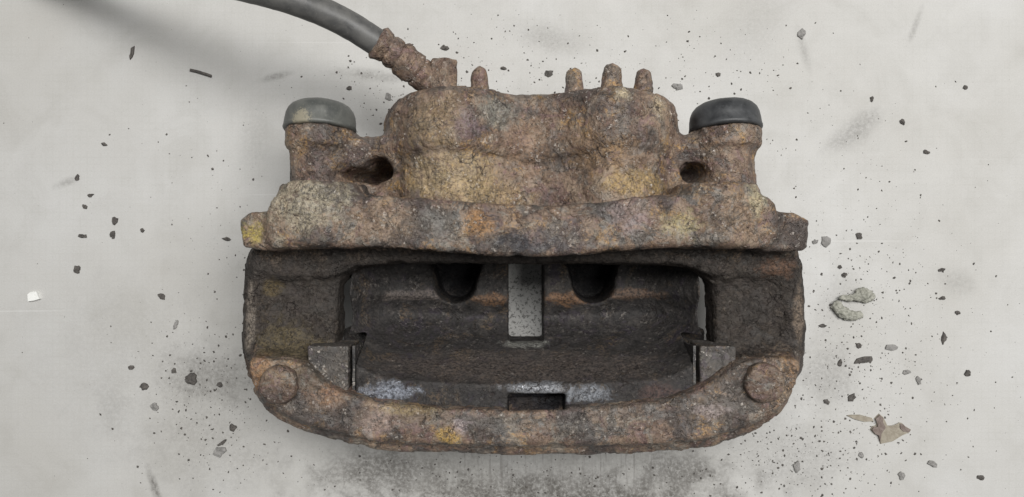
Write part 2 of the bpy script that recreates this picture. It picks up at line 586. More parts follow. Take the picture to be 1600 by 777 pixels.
def rubber(name, col, dusty, spots=()):
    m = NT(name)
    n1 = m.noise(9, 4, 0.6, 0.6, (5, 9, 2))
    n2 = m.noise(1.2, 3, 0.7, 0, (50, 9, 2))
    c = m.ramp(n1, [(0.35, col), (0.62, dusty)])
    c = m.mixc(m.math('MULTIPLY', m.step(0.58, 0.72, n2), 0.35), c, tuple(min(1, a * 1.9) for a in dusty))
    for (pc, pr, cc, amt) in spots:
        c = m.mixc(m.math('MULTIPLY', m.spot(pc, pr, 0.9, n2, 0.8), amt), c, cc)
    m.set('Base Color', c)
    m.set('Roughness', m.math('ADD', 0.30, m.math('MULTIPLY', n1, 0.35)))
    m.set('Specular IOR Level', 0.5)
    m.set('Normal', m.bump(n2, 0.12, 0.5, m.bump(n1, 0.25, 0.4)))
    return m.m


M_CAP_DUSTY = rubber('dusty_grey_rubber', (0.058, 0.061, 0.058), (0.110, 0.112, 0.102),
                     [(P3(472, 187, 86), (4.5, 5.0, 6), (0.30, 0.27, 0.20), 0.8)])
M_CAP_DARK = rubber('black_rubber', (0.018, 0.019, 0.021), (0.050, 0.052, 0.055))
M_HOSE = rubber('worn_hose_rubber', (0.058, 0.058, 0.058), (0.105, 0.103, 0.098))


def surface_material():
    m = NT('scuffed_pale_paint')
    n1 = m.noise(120, 4, 0.55, 0.3)
    n2 = m.noise(14, 5, 0.6, 0.4, (40, 11, 0))
    n3 = m.noise(2.2, 5, 0.7, 0.3, (7, 70, 0))
    c = m.ramp(n1, [(0.3, (0.430, 0.420, 0.397)), (0.7, (0.498, 0.494, 0.482))])
    c = m.mixc(m.math('MULTIPLY', m.step(0.45, 0.75, n2), 0.28), c, (0.45, 0.445, 0.425))
    # fine woven grain, very faint
    sep = m.n('ShaderNodeSeparateXYZ')
    m.link(m.pos(), sep.inputs[0])
    gx = m.math('SINE', m.math('MULTIPLY', sep.outputs[0], 2 * math.pi / 4.3))
    gy = m.math('SINE', m.math('MULTIPLY', sep.outputs[1], 2 * math.pi / 4.3))
    gr = m.math('MULTIPLY', m.step(0.55, 1.0, m.math('MAXIMUM', gx, gy)), m.step(0.3, 0.7, n2))
    c = m.mixc(m.math('MULTIPLY', gr, 0.10), c, (0.34, 0.33, 0.30))
    agg = m.noise(0.9, 3, 0.7, 0, (400, 20, 0))
    c = m.mixc(0.5, c, m.ramp(agg, [(0.30, (0.86, 0.86, 0.85)), (0.55, (1, 1, 1)), (0.75, (1.10, 1.10, 1.10))]), 'MULTIPLY')
    mot = m.noise(38, 6, 0.65, 0.8, (900, 20, 0))
    c = m.mixc(0.8, c, m.ramp(mot, [(0.32, (0.92, 0.917, 0.908)), (0.5, (1, 1, 1)), (0.7, (1.04, 1.04, 1.04))]), 'MULTIPLY')
    # smudges of grease and dirt; those below the caliper paint in its shadow
    sm = [((1335, 205), (22, 9), -38, 0.35), ((330, 590), (34, 17), 10, 0.40), ((600, 735), (46, 17), 0, 0.60), ((850, 785), (125, 19), 0, 0.85),
          ((1060, 735), (34, 18), 0, 0.55), ((820, 735), (150, 22), 0, 0.28), ((1290, 585), (22, 24), 0, 0.30), ((860, 60), (26, 10), 15, 0.22),
          ((1180, 40), (20, 40), 30, 0.12), ((400, 215), (10, 28), 0, 0.16), ((580, 118), (24, 4), 5, 0.35), ((430, 120), (12, 2.5), -15, 0.35),
          ((240, 758), (3.0, 12), -20, 0.6), ((1430, 40), (2.2, 12), 20, 0.3), ((1490, 440), (16, 9), 20, 0.18), ((1255, 75), (3, 18), -15, 0.22),
          ((200, 560), (70, 60), 0, 0.10), ((330, 700), (50, 40), 0, 0.16), ((1240, 715), (40, 26), 0, 0.22), ((1310, 470), (14, 20), 30, 0.18),
          ((105, 285), (8, 3), -20, 0.3), ((180, 640), (12, 20), 0, 0.12)]
    for (q, r, ang, amt) in sm:
        cx, cy = px(q[0], q[1], 0)
        mp = m.n('ShaderNodeMapping', vector_type='TEXTURE')
        m.link(m.pos(), mp.inputs[0])
        mp.inputs['Location'].default_value = (cx, cy, 0)
        mp.inputs['Rotation'].default_value = (0, 0, math.radians(-ang))
        mp.inputs['Scale'].default_value = (r[0], r[1], 1000)
        l = m.n('ShaderNodeVectorMath', operation='LENGTH')
        m.link(mp.outputs[0], l.inputs[0])
        v = m.math('ADD', l.outputs['Value'], m.math('MULTIPLY', m.math('SUBTRACT', n2, 0.5), 1.6))
        f = m.math('MULTIPLY', m.step(1.35, 0.1, v), amt)
        f = m.math('MULTIPLY', f, m.math('ADD', 0.45, m.step(0.3, 0.65, n3)), clamp=True)
        c = m.mixc(f, c, (0.115, 0.108, 0.098))
    # thin dark streaks along Y, in a patch below the caliper
    mp = m.n('ShaderNodeMapping')
    m.link(m.pos(), mp.inputs[0])
    mp.inputs['Scale'].default_value = (1.0, 0.06, 1)
    st = m.noise(2.6, 3, 0.65, 0, vec=mp.outputs[0])
    cx, cy = px(880, 735, 0)
    zone = m.spot((cx, cy, 0), (80, 26, 500), 0.5, n2, 0.8)
    c = m.mixc(m.math('MULTIPLY', m.math('MULTIPLY', m.step(0.5, 0.68, st), zone), 0.55), c, (0.16, 0.15, 0.14))
    # tiny specks of dirt, denser round the caliper
    sepl = m.n('ShaderNodeVectorMath', operation='LENGTH')
    mp2 = m.n('ShaderNodeMapping', vector_type='TEXTURE')
    m.link(m.pos(), mp2.inputs[0])
    mp2.inputs['Location'].default_value = (35, -30, 0)
    mp2.inputs['Scale'].default_value = (240, 150, 1000)
    m.link(mp2.outputs[0], sepl.inputs[0])
    dens = m.step(1.45, 0.7, sepl.outputs['Value'])
    sp = m.math('SUBTRACT', m.noise(0.95, 2, 0.55, 0, (3, 3, 0)), m.math('MULTIPLY', m.math('MULTIPLY', dens, m.step(0.35, 0.65, n2)), -0.055))
    c = m.mixc(m.math('MULTIPLY', m.step(0.735, 0.775, sp), 0.75), c, (0.10, 0.09, 0.08))
    # under the slot the paint is black with brake dust specks
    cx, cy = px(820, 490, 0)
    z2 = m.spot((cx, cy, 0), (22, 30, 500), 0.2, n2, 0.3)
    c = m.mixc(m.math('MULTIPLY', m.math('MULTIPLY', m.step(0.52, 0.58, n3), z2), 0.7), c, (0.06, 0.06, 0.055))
    # pale hair scratches
    for k, (ang, o_) in enumerate(((24, 0), (-52, 60), (75, 200))):
        mp = m.n('ShaderNodeMapping')
        m.link(m.pos(), mp.inputs[0])
        mp.inputs['Location'].default_value = (o_, o_, 0)
        mp.inputs['Rotation'].default_value = (0, 0, math.radians(ang))
        mp.inputs['Scale'].default_value = (0.012, 1.0, 1)
        s = m.noise(3.5, 2, 0.5, 0.2, vec=mp.outputs[0])
        c = m.mixc(m.math('MULTIPLY', m.step(0.74, 0.78, s), 0.30), c, (0.74, 0.74, 0.73))
    m.set('Base Color', c)
    m.set('Roughness', m.math('ADD', 0.42, m.math('MULTIPLY', n2, 0.3)))
    m.set('Specular IOR Level', 0.25)
    m.set('Normal', m.bump(n3, 0.06, 0.5, m.bump(n2, 0.35, 0.3)))
    return m.m


def crumb_material(name, a, b, rough=0.8):
    m = NT(name)
    oi = m.n('ShaderNodeObjectInfo')
    n = m.noise(2.2, 4, 0.65, 0.4)
    c = m.mixc(m.step(0.35, 0.65, n), a, b)
    m.set('Base Color', c)
    m.set('Roughness', rough)
    m.set('Normal', m.bump(n, 0.5, 0.7))
    return m.m


M_FLAKE_DARK = crumb_material('dark_rust_flake', (0.060, 0.054, 0.050), (0.110, 0.100, 0.090))
M_FLAKE_GREY = crumb_material('grey_flake', (0.19, 0.185, 0.175), (0.27, 0.26, 0.25))
M_FLAKE_TAN = crumb_material('tan_flake', (0.24, 0.21, 0.165), (0.31, 0.28, 0.225))
M_FLAKE_BROWN = crumb_material('brown_flake', (0.15, 0.115, 0.10), (0.215, 0.175, 0.155))
M_PUTTY = crumb_material('crumbly_grey_dirt', (0.22, 0.22, 0.185), (0.36, 0.355, 0.31), 0.9)
M_WHITE = crumb_material('white_chip', (0.76, 0.76, 0.73), (0.82, 0.82, 0.80), 0.6)

# ------------------------------------------------------------------ the surface
surf = build('work_surface', [(-1100, -900, 0), (1100, -900, 0), (1100, 900, 0), (-1100, 900, 0)], [(0, 1, 2, 3)], surface_material(), smooth=False)
tag(surf, kind='structure')

# ------------------------------------------------------------------ brake caliper
root = bpy.data.objects.new('brake_caliper', None)
COL.objects.link(root)
root.empty_display_size = 0.05
tag(root, 'rusty twin piston brake caliper with black end caps lying on the pale surface', 'brake caliper')
PW['brake_caliper'] = Vector((0, 0, 0))

H = 0.8
# --- carrier bracket: inner beam, two arms, outer bar
F = Field((-150, -116, 48), (158, 44, 118), H)
beam = poly([(416, 318), (428, 303), (560, 303), (640, 308), (740, 318), (820, 323), (930, 319), (1000, 306), (1085, 302), (1196, 303), (1218, 325), (1216, 389),
             (1150, 386), (1080, 384), (1000, 388), (910, 397), (830, 401), (740, 397), (650, 389), (560, 384), (470, 384), (412, 389)], 105, 1)
F.add(F.ext(beam, 78, 105, 3.0), 0)
low = poly([(392, 372), (640, 372), (1000, 372), (1246, 372), (1246, 424), (1160, 433), (1106, 430), (1084, 412), (900, 409), (820, 411), (720, 409), (562, 411),
            (536, 430), (470, 434), (395, 428)], 84, 2)
F.add(F.ext(low, 58, 83, 3.0, 0.05), 6)
for (cx, w, y0, y1) in ((497, 22, 283, 382), (1128, 21, 284, 382)):
    X0 = px(cx, 300, 100)[0]
    F.add(F.cyl_y(X0, 88, w, px(0, y1, 104)[1], px(0, y0, 108)[1], 3.0), 5)
el = poly([(375, 331), (450, 331), (450, 391), (384, 391), (375, 382)], 99, 1)
er = poly([(1180, 332), (1263, 334), (1265, 382), (1252, 394), (1180, 392)], 99, 1)
F.add(F.ext(el, 68, 99.5, 2.5), 5)
F.add(F.ext(er, 68, 99.5, 2.5), 5)
# arms
al = poly([(390, 385), (530, 385), (528, 560), (500, 600), (392, 600), (381, 545), (384, 470)], 74, 1)
ar = poly([(1112, 385), (1245, 385), (1256, 500), (1254, 570), (1235, 600), (1130, 600), (1114, 555)], 74, 1)
F.add(F.ext(al, 56, 77, 4.0), 9)
F.add(F.ext(ar, 56, 77, 4.0), 9)
# raised outer rim of the arms
rl = poly([(389, 400), (403, 400), (402, 560), (385, 560), (382, 520), (385, 460)], 85, 1)
rr = poly([(1232, 400), (1246, 400), (1255, 500), (1254, 570), (1238, 570), (1238, 500)], 85, 1)
F.add(F.ext(rl, 58, 80, 4.0), 10)
F.add(F.ext(rr, 58, 80, 4.0), 10)
# outer bar
bar = poly([(388, 560), (402, 560), (470, 566), (492, 592), (545, 622), (610, 634), (700, 640), (790, 643), (900, 641), (1000, 634), (1060, 624), (1110, 604), (1150, 572), (1175, 562), (1245, 560), (1252, 575),
            (1238, 618), (1206, 650), (1135, 679), (1072, 692), (960, 695), (800, 697), (690, 695), (600, 691), (528, 679), (450, 654), (406, 622), (390, 590)], 98, 1)
F.add(F.ext(bar, 70, 98, 2.5, 0.10), 11)
skirt = poly([(398, 604), (412, 630), (448, 658), (530, 687), (610, 702), (720, 705), (820, 707), (960, 706), (1064, 702), (1132, 689), (1198, 658), (1220, 632), (1228, 604), (1150, 630), (960, 664), (800, 668), (650, 662), (480, 632)], 84, 1)
F.add(F.ext(skirt, 62, 89, 3.0), 9)
# rectangular recess in the bar
x0, y0 = px(792, 641, 97)
x1, y1 = px(886, 600, 97)
F.cut(F.box(x0, x1, y0, y1 + 5, 72, 120, 1.0), 1.5)
F.cut(F.box(x0 + 0.5, x1 - 0.5, y0 - 12, y1, 72, 95.5, 1.0), 1.0)
bracket = build_field('carrier_bracket', F, M_BRACKET, root, 0.8, 3)

# --- caliper body: two piston bores, pin bosses
F = Field((-128, 8, 0), (140, 104, 100), H)
CL, CR, CZ, RB = -26.0, 49.0, 55.0, 40.0
for cx in (CL, CR):
    F.add(F.cyl_y(cx, CZ, RB - 0.5, 12, 72, 3.0), 18 if cx == CR else 0)
G = Field((-128, 8, 0), (140, 104, 100), H)
for cx in (CL, CR):
    G.add(G.cyl_y(cx, CZ, RB + (3.0 if cx == CL else 2.0), 47, 82.5, 10.0, 3.5), 17 if cx == CR else 0)
F.cut(F.cyl_y(12.0, 112.0, 35.0, 0, 120, 2.0), 7)
G.cut(G.cyl_y(12.0, 112.0, 32.2, 0, 120, 2.0), 7)
F.add(G.d, 0.8)
del G
F.add(F.box(-48, 72, 14, 74, 0.0, 40, 5), 8)
# step on the left shoulder
F.add(F.cone((-64, 52, 50), (-64, 66, 56), 6, 5), 6)
for sx, bx in ((-1, -102.5), (1, 114.0)):
    F.add(F.cyl_y(bx, 70, 15.0, 14, 56, 2.0), 0.0)
    F.add(F.cyl_y(bx, 70, 17.9, 54.0, 64.0, 2.0), 5.0)
    inner = CL - RB + 6 if sx < 0 else CR + RB - 6
    xa, xb = (bx + 6, inner) if sx < 0 else (inner, bx - 6)
    F.add(F.box(xa, xb, 18, 59, 28 if sx < 0 else 44, 76, 4), 7)
F.cut(F.ell((-77, 39, 82), (14, 4.8, 48)), 4)
F.cut(F.ell((-70, 43, 76), (7, 5.5, 42)), 3)
F.cut(F.ell((-73, 27, 80), (15, 13, 12)), 5)
F.cut(F.ell((95.5, 40, 76), (6.5, 5.5, 22)), 3)
F.cut(F.ell((94, 27, 80), (9, 10, 9)), 5)
# pads where the cast ribs and the banjo seat grow out
for (qx, qz) in ((750, 66), (897, 66), (955, 70), (1003, 66), (690, 72)):
    X0 = px(qx, 130, qz)[0]
    F.add(F.cone((X0, 70, qz), (X0, 80, qz), 7, 6), 5)
body = build_field('caliper_body', F, M_BODY, root, 0.85, 40)

# --- bridge and fingers, seen inside the disc slot
F = Field((-96, -92, 6), (110, 24, 100), H)
Xg, Yg = F.ax[0][:, None], F.ax[1][None, :]
ridge = -25.0 - 4.5 * np.cos(np.clip((Xg - 6) / 95.0, -1, 1) * math.pi / 2) + 0 * Yg
nz_ = 34.0 + 7.0 * sstep(6.0, 0.0, ridge * 0 + np.maximum(Yg - ridge, 0) * 0.28)           # falls away towards the bores
t = np.clip((ridge - Yg) / (np.abs(ridge) * 0 + 41.0), 0, 1.2)
sz_ = 41.0 - 8.0 * np.sin(np.clip(t * 3.2, 0, 1) * math.pi / 2) * (1 - sstep(0.3, 0.9, t)) + 52.0 * np.clip(t - 0.22, 0, 2) ** 1.6 / (0.78 ** 1.6)
ztop = np.where(Yg > ridge, nz_, sz_)
side = np.maximum(np.abs(Xg - 6.5) - 62.0, 0) / 30.0
ztop = ztop + 26.0 * side ** 2.2
ztop = np.minimum(ztop, 90.0)
ztop = np.where(((Xg < -79.3) | (Xg > 92.2)) & (Yg < -46), np.minimum(ztop, 50.0), ztop)
zbot = 8.0 + 14.0 * sstep(-35, -75, Yg) + 20 * (np.maximum(np.abs(Xg - 6.5) - 60, 0) / 32.0) ** 2
slab = np.maximum((F.Z - ztop[:, :, None]) * 0.72, (zbot[:, :, None] - F.Z) * 0.8)
x0 = -87.0
x1 = 100.7
wall = np.minimum(F.box(x0, x1, -76, 20, -20, 120, 3.0), F.box(-78.8, 91.6, -83.5, 0, -20, 120, 2.0))
F.d = np.maximum(slab, wall).astype(np.float32)
F.add(F.box(91, 108, -76, -45, 28, 50, 1.5), 1.0)
F.add(F.box(-94.5, -78, -76, -45, 28, 50, 1.5), 1.0)
for qx in (711, 927):
    X0 = px(qx, 440, 40)[0]
    Yc = -19.5
    r_ = 12.5
    g = np.where(F.Y < Yc, np.sqrt((F.X - X0) ** 2 + (F.Y - Yc) ** 2), np.abs(F.X - X0) * np.ones_like(F.Y) - 0.33 * (F.Y - Yc)) - r_
    g = np.maximum(g - 0.10 * (F.Z - 40), 13 - F.Z)
    F.cut(g, 2.0)
# inspection slot right through the bridge
xa = px(794, 480, 36)[0]
xb = px(849, 480, 36)[0]
F.cut(F.box(xa, xb, -53, 30, -20, 120, 2.0), 1.5)
# shallow window into the recess by the bar
x0, y0 = px(794, 641, 92)
x1, y1 = px(884, 617, 92)
F.cut(F.box(x0, x1, y0 - 6, y1, 70, 120, 1.0), 1.0)
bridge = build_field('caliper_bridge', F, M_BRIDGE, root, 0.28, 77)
del F


# --- small lofted parts
def lathe(profile, axis_o, axis_d, seg=48, squash=None, noise=0.0, seed=0, hexa=0.0):
    """profile: (along, radius) pairs in mm round an axis"""
    a = Vector(axis_d).normalized()
    u = a.orthogonal().normalized()
    w = a.cross(u)
    v, f = [], []
    o = Vector(axis_o)
    for (t_, r_) in profile:
        for k in range(seg):
            an = 2 * math.pi * k / seg
            rr_ = r_
            if hexa:
                hx = math.cos(math.pi / 6) / math.cos(((an + math.pi / 6) % (math.pi / 3)) - math.pi / 6)
                rr_ = r_ * (1 - hexa + hexa * hx)
            v.append(o + a * t_ + (u * math.cos(an) + w * math.sin(an)) * rr_)
    m = len(profile)
    for i in range(m - 1):
        for k in range(seg):
            f.append((i * seg + k, i * seg + (k + 1) % seg, (i + 1) * seg + (k + 1) % seg, (i + 1) * seg + k))
    v.append(o + a * profile[0][0])
    v.append(o + a * profile[-1][0])
    n0 = len(v) - 2
    for k in range(seg):
        f.append((n0, (k + 1) % seg, k))
        f.append((n0 + 1, (m - 1) * seg + k, (m - 1) * seg + (k + 1) % seg))
    v = np.array([tuple(q) for q in v])
    if noise:
        c = np.array([vnoise(v, 1 / 4.0, seed + j) - 0.5 for j in range(3)]).T + 0.6 * np.array([vnoise(v, 1 / 1.6, seed + 5 + j) - 0.5 for j in range(3)]).T
        v = v + c * noise
    return v, f


def resample(profile, n):
    p = np.array(profile, float)
    s = np.concatenate([[0], np.cumsum(np.hypot(*np.diff(p, axis=0).T))])
    t_ = np.linspace(0, s[-1], n)
    return list(zip(np.interp(t_, s, p[:, 0]), np.interp(t_, s, p[:, 1])))


# rubber caps on the guide pins
cap_prof = [(0, 15.5), (0.05, 18.7), (0.8, 19.2), (1.8, 19.25), (2.4, 18.95), (6, 18.6), (9, 18.1), (11.3, 17.2), (13.2, 15.6), (14.7, 13.0), (15.7, 9.5), (16.3, 5), (16.5, 0.3)]
for bx, mt, lab, tilt in ((-102.5, M_CAP_DUSTY, 'dusty grey rubber cap with a tan smear', 0.02), (114.0, M_CAP_DARK, 'clean black rubber cap with a soft sheen', -0.04)):
    v, f = lathe(cap_prof, (bx, 62.3, 70), (tilt, 1, -0.13), 64, noise=0.25, seed=int(bx) % 7)
    cp = build('guide_pin_cap', v, f, mt, root)
    tag(cp, lab)

# cast ribs on the far end of the housing
for k, (qx, qy, qz, r0_) in enumerate(((750, 104, 66, 5.1), (897, 107, 66, 5.2), (955, 98, 70, 6.0), (1003, 107, 66, 5.3))):
    X0, Y1 = px(qx, qy, qz)
    L = Y1 - 74
    v, f = lathe(resample([(0, r0_ + 1.2), (L * 0.45, r0_), (L * 0.8, r0_ * 0.84), (L * 0.93, r0_ * 0.66), (L, 0.3)], 18), (X0, 74, qz), (0.02 * (k - 1), 1, 0), 28, noise=1.1, seed=k * 9)
    build('cast_rib', v, f, M_BODY, root)

# round bolt heads pressed into the bracket corners
for (qx, qy, z, r_) in ((433, 603, 98.5, 9.4), (1196, 600, 98.5, 9.8)):
    X0, Y0 = px(qx, qy, z + 4)
    v, f = lathe(resample([(0, r_ + 0.3), (4.6, r_), (5.8, r_ * 0.9), (6.2, r_ * 0.6), (6.3, 0.3)], 14), (X0, Y0, z - 1.5), (0, 0, 1), 44, noise=1.2, seed=int(qx) % 13)
    build('bolt_head', v, f, M_BOLT, bracket)

# pad clips: thin bent steel plates on the abutment lands
def plate(name, x0, x1, y0, y1, z0, z1, mat, parent, bend):
    v, f = [], []
    nz, ny = 10, 8
    for s in (0, 1):
        for i in range(nz + 1):
            for j in range(ny + 1):
                a, b = i / nz, j / ny
                v.append(((x1 if s else x0) + bend * math.sin(a * 3.0) * 0.5, y0 + (y1 - y0) * b + 0.3 * math.sin(a * 7 + s), z0 + (z1 - z0) * a + 0.25 * math.sin(b * 9)))
    n = (nz + 1) * (ny + 1)
    g = lambda s, i, j: s * n + i * (ny + 1) + j
    for i in range(nz):
        for j in range(ny):
            f.append((g(0, i, j), g(0, i, j + 1), g(0, i + 1, j + 1), g(0, i + 1, j)))
            f.append((g(1, i, j), g(1, i + 1, j), g(1, i + 1, j + 1), g(1, i, j + 1)))
    for i in range(nz):
        f.append((g(0, i, 0), g(0, i + 1, 0), g(1, i + 1, 0), g(1, i, 0)))
        f.append((g(0, i, ny), g(1, i, ny), g(1, i + 1, ny), g(0, i + 1, ny)))
    for j in range(ny):
        f.append((g(0, 0, j), g(1, 0, j), g(1, 0, j + 1), g(0, 0, j + 1)))
        f.append((g(0, nz, j), g(0, nz, j + 1), g(1, nz, j + 1), g(1, nz, j)))
    return build(name, v, f, mat, parent, smooth=False)


# abutment lands the pads slide on: sharp machined blocks between arm and bar
def block(name, x0, x1, y0, y1, z0, z1, mat, parent, seed):
    F = Field((x0 - 3, y0 - 3, z0 - 3), (x1 + 3, y1 + 3, z1 + 3), 0.6)
    F.add(F.box(x0, x1, y0, y1, z0, z1, 0.7), 0)
    return build_field(name, F, mat, parent, 0.28, seed)


for (qa, qb, sd) in ((480, 544, 5), (1094, 1150, 9)):
    x0, y0 = px(qa, 612, 90)
    x1, y1 = px(qb, 541, 90)
    block('pad_abutment', x0, x1, y0, y1, 62, 90, M_LAND, bracket, sd)
xa, ya = px(551, 611, 88)
xb, yb = px(556, 541, 88)
plate('pad_clip', xa, xa + 1.3, ya, yb, 56, 88.5, M_CLIP, bracket, 0.8)
xa, ya = px(1083, 608, 88)
plate('pad_clip', xa, xa + 1.3, ya, yb, 56, 88.5, M_CLIP, bracket, -0.8)


# --- brake hose with its crimped steel end and the banjo bolt
def catmull(pts, n):
    pts = [np.array(p, float) for p in pts]
    pts = [2 * pts[0] - pts[1]] + pts + [2 * pts[-1] - pts[-2]]
    out = []
    for i in range(1, len(pts) - 2):
        a, b, c, d = pts[i - 1:i + 3]
        for k in range(n):
            t_ = k / n
            out.append(0.5 * ((2 * b) + (c - a) * t_ + (2 * a - 5 * b + 4 * c - d) * t_ ** 2 + (3 * b - a - 3 * c + d) * t_ ** 3))
    out.append(pts[-2])
    return np.array(out)


def tube(path, radius, seg=28, noise=0.0, seed=0):
    p = np.array(path)
    n = len(p)
    tg = np.gradient(p, axis=0)
    tg /= np.linalg.norm(tg, axis=1, keepdims=True)
    up = np.array([0, 0, 1.0])
    v, f = [], []
    for i in range(n):
        a = np.cross(up, tg[i])
        a /= np.linalg.norm(a)
        b = np.cross(tg[i], a)
        r_ = radius[i] if hasattr(radius, '__len__') else radius
        for k in range(seg):
            an = 2 * math.pi * k / seg
            v.append(p[i] + (a * math.cos(an) + b * math.sin(an)) * r_)
    for i in range(n - 1):
        for k in range(seg):
            f.append((i * seg + k, i * seg + (k + 1) % seg, (i + 1) * seg + (k + 1) % seg, (i + 1) * seg + k))
    f.append(tuple(range(seg))[::-1])
    f.append(tuple((n - 1) * seg + k for k in range(seg)))
    v = np.array(v)
    if noise:
        c = np.array([vnoise(v, 1 / 4.5, seed + j) - 0.5 for j in range(3)]).T + 0.7 * np.array([vnoise(v, 1 / 1.7, seed + 5 + j) - 0.5 for j in range(3)]).T
        v = v + c * noise
    return v, f


hz = [P3(682, 139, 72), P3(636, 98, 80), P3(585, 64, 87), P3(545, 39, 91), P3(500, 17, 97), P3(452, -1, 104), P3(400, -16, 108), P3(335, -30, 105), P3(265, -42, 92), P3(185, -54, 72), P3(90, -68, 46), P3(-20, -84, 22), P3(-130, -100, 8)]
path = catmull(hz, 14)
v, f = tube(path[26:], 7.1, 32, 0.25, 3)
hose = build('brake_hose', v, f, M_HOSE, root)
tag(hose, 'grey rubber brake hose curving away from the rusty fitting')
ln = np.concatenate([[0], np.cumsum(np.linalg.norm(np.diff(path[:33], axis=0), axis=1))])
prof_s = np.array([0, 6, 13, 14.2, 15, 24, 25.2, 26.0, 27.0, 31.0, 32.2, 33.2, 37.5, 38.6, 39.2])
prof_r = np.array([6.5, 7.6, 8.4, 7.4, 8.5, 8.5, 7.8, 6.9, 8.0, 8.2, 7.0, 8.0, 9.1, 8.6, 7.2])
ss = np.linspace(0, min(39.2, ln[-1]), 60)
fp = np.stack([np.interp(ss, ln, path[:33, k]) for k in range(3)], 1)
v, f = tube(fp, np.interp(ss, prof_s, prof_r), 36, 1.3, 11)
build('crimp_fitting', v, f, M_FITTING, hose)
X0, Y1 = px(690, 97, 74)
v, f = lathe(resample([(0, 9.4), (9, 9.2), (9.6, 8.3), (Y1 - 72.6, 7.9), (Y1 - 71.6, 7.0), (Y1 - 71.2, 0.3)], 26), (X0, 72, 76), (0.05, 1, 0), 42, noise=0.9, seed=4, hexa=1.0)
build('banjo_bolt', v, f, M_FITTING, root)

# ------------------------------------------------------------------ loose flakes on the surface
rnd = random.Random(5)


def flake_mesh(w, h, th, seed, ragged=0.28, n=11):
    r = random.Random(seed)
    top, bot, rim = [], [], []
    ph = r.random() * 6.28
    for k in range(n):
        a = 2 * math.pi * k / n + r.uniform(-.22, .22)
        q = 1 + r.uniform(-ragged, ragged) + 0.12 * math.sin(2 * a + ph)
        x, y = math.cos(a) * w / 2 * q, math.sin(a) * h / 2 * q
        bot.append((x, y, 0.0))
        rim.append((x * 0.93, y * 0.93, th * r.uniform(0.45, 1.0)))
        top.append((x * 0.5, y * 0.5, th * r.uniform(0.7, 1.35)))
    v = bot + rim + top + [(0, 0, th * r.uniform(0.8, 1.3))]
    f = []
    for k in range(n):
        j = (k + 1) % n
        f += [(k, j, n + j, n + k), (n + k, n + j, 2 * n + j, 2 * n + k), (2 * n + k, 2 * n + j, 3 * n)]
    f.append(tuple(range(n))[::-1])
    return v, f


def flake(name, x, y, w, h, ang, mat, label, cat, group=None, th=None, ragged=0.28, n=11):
    """x, y, w, h in photograph pixels on the surface"""
    s = CAM_H / FPX
    X, Y = px(x, y, 0)
    v, f = flake_mesh(w * s, h * s, th if th else 0.9 + 0.10 * min(w, h) * s, int(x * 7 + y * 13), ragged, n)
    o = build(name, v, f, mat, smooth=False)
    o.location = (X * MM, Y * MM, 0.0)
    o.rotation_euler = (0, 0, math.radians(ang))
    return tag(o, label, cat, group)


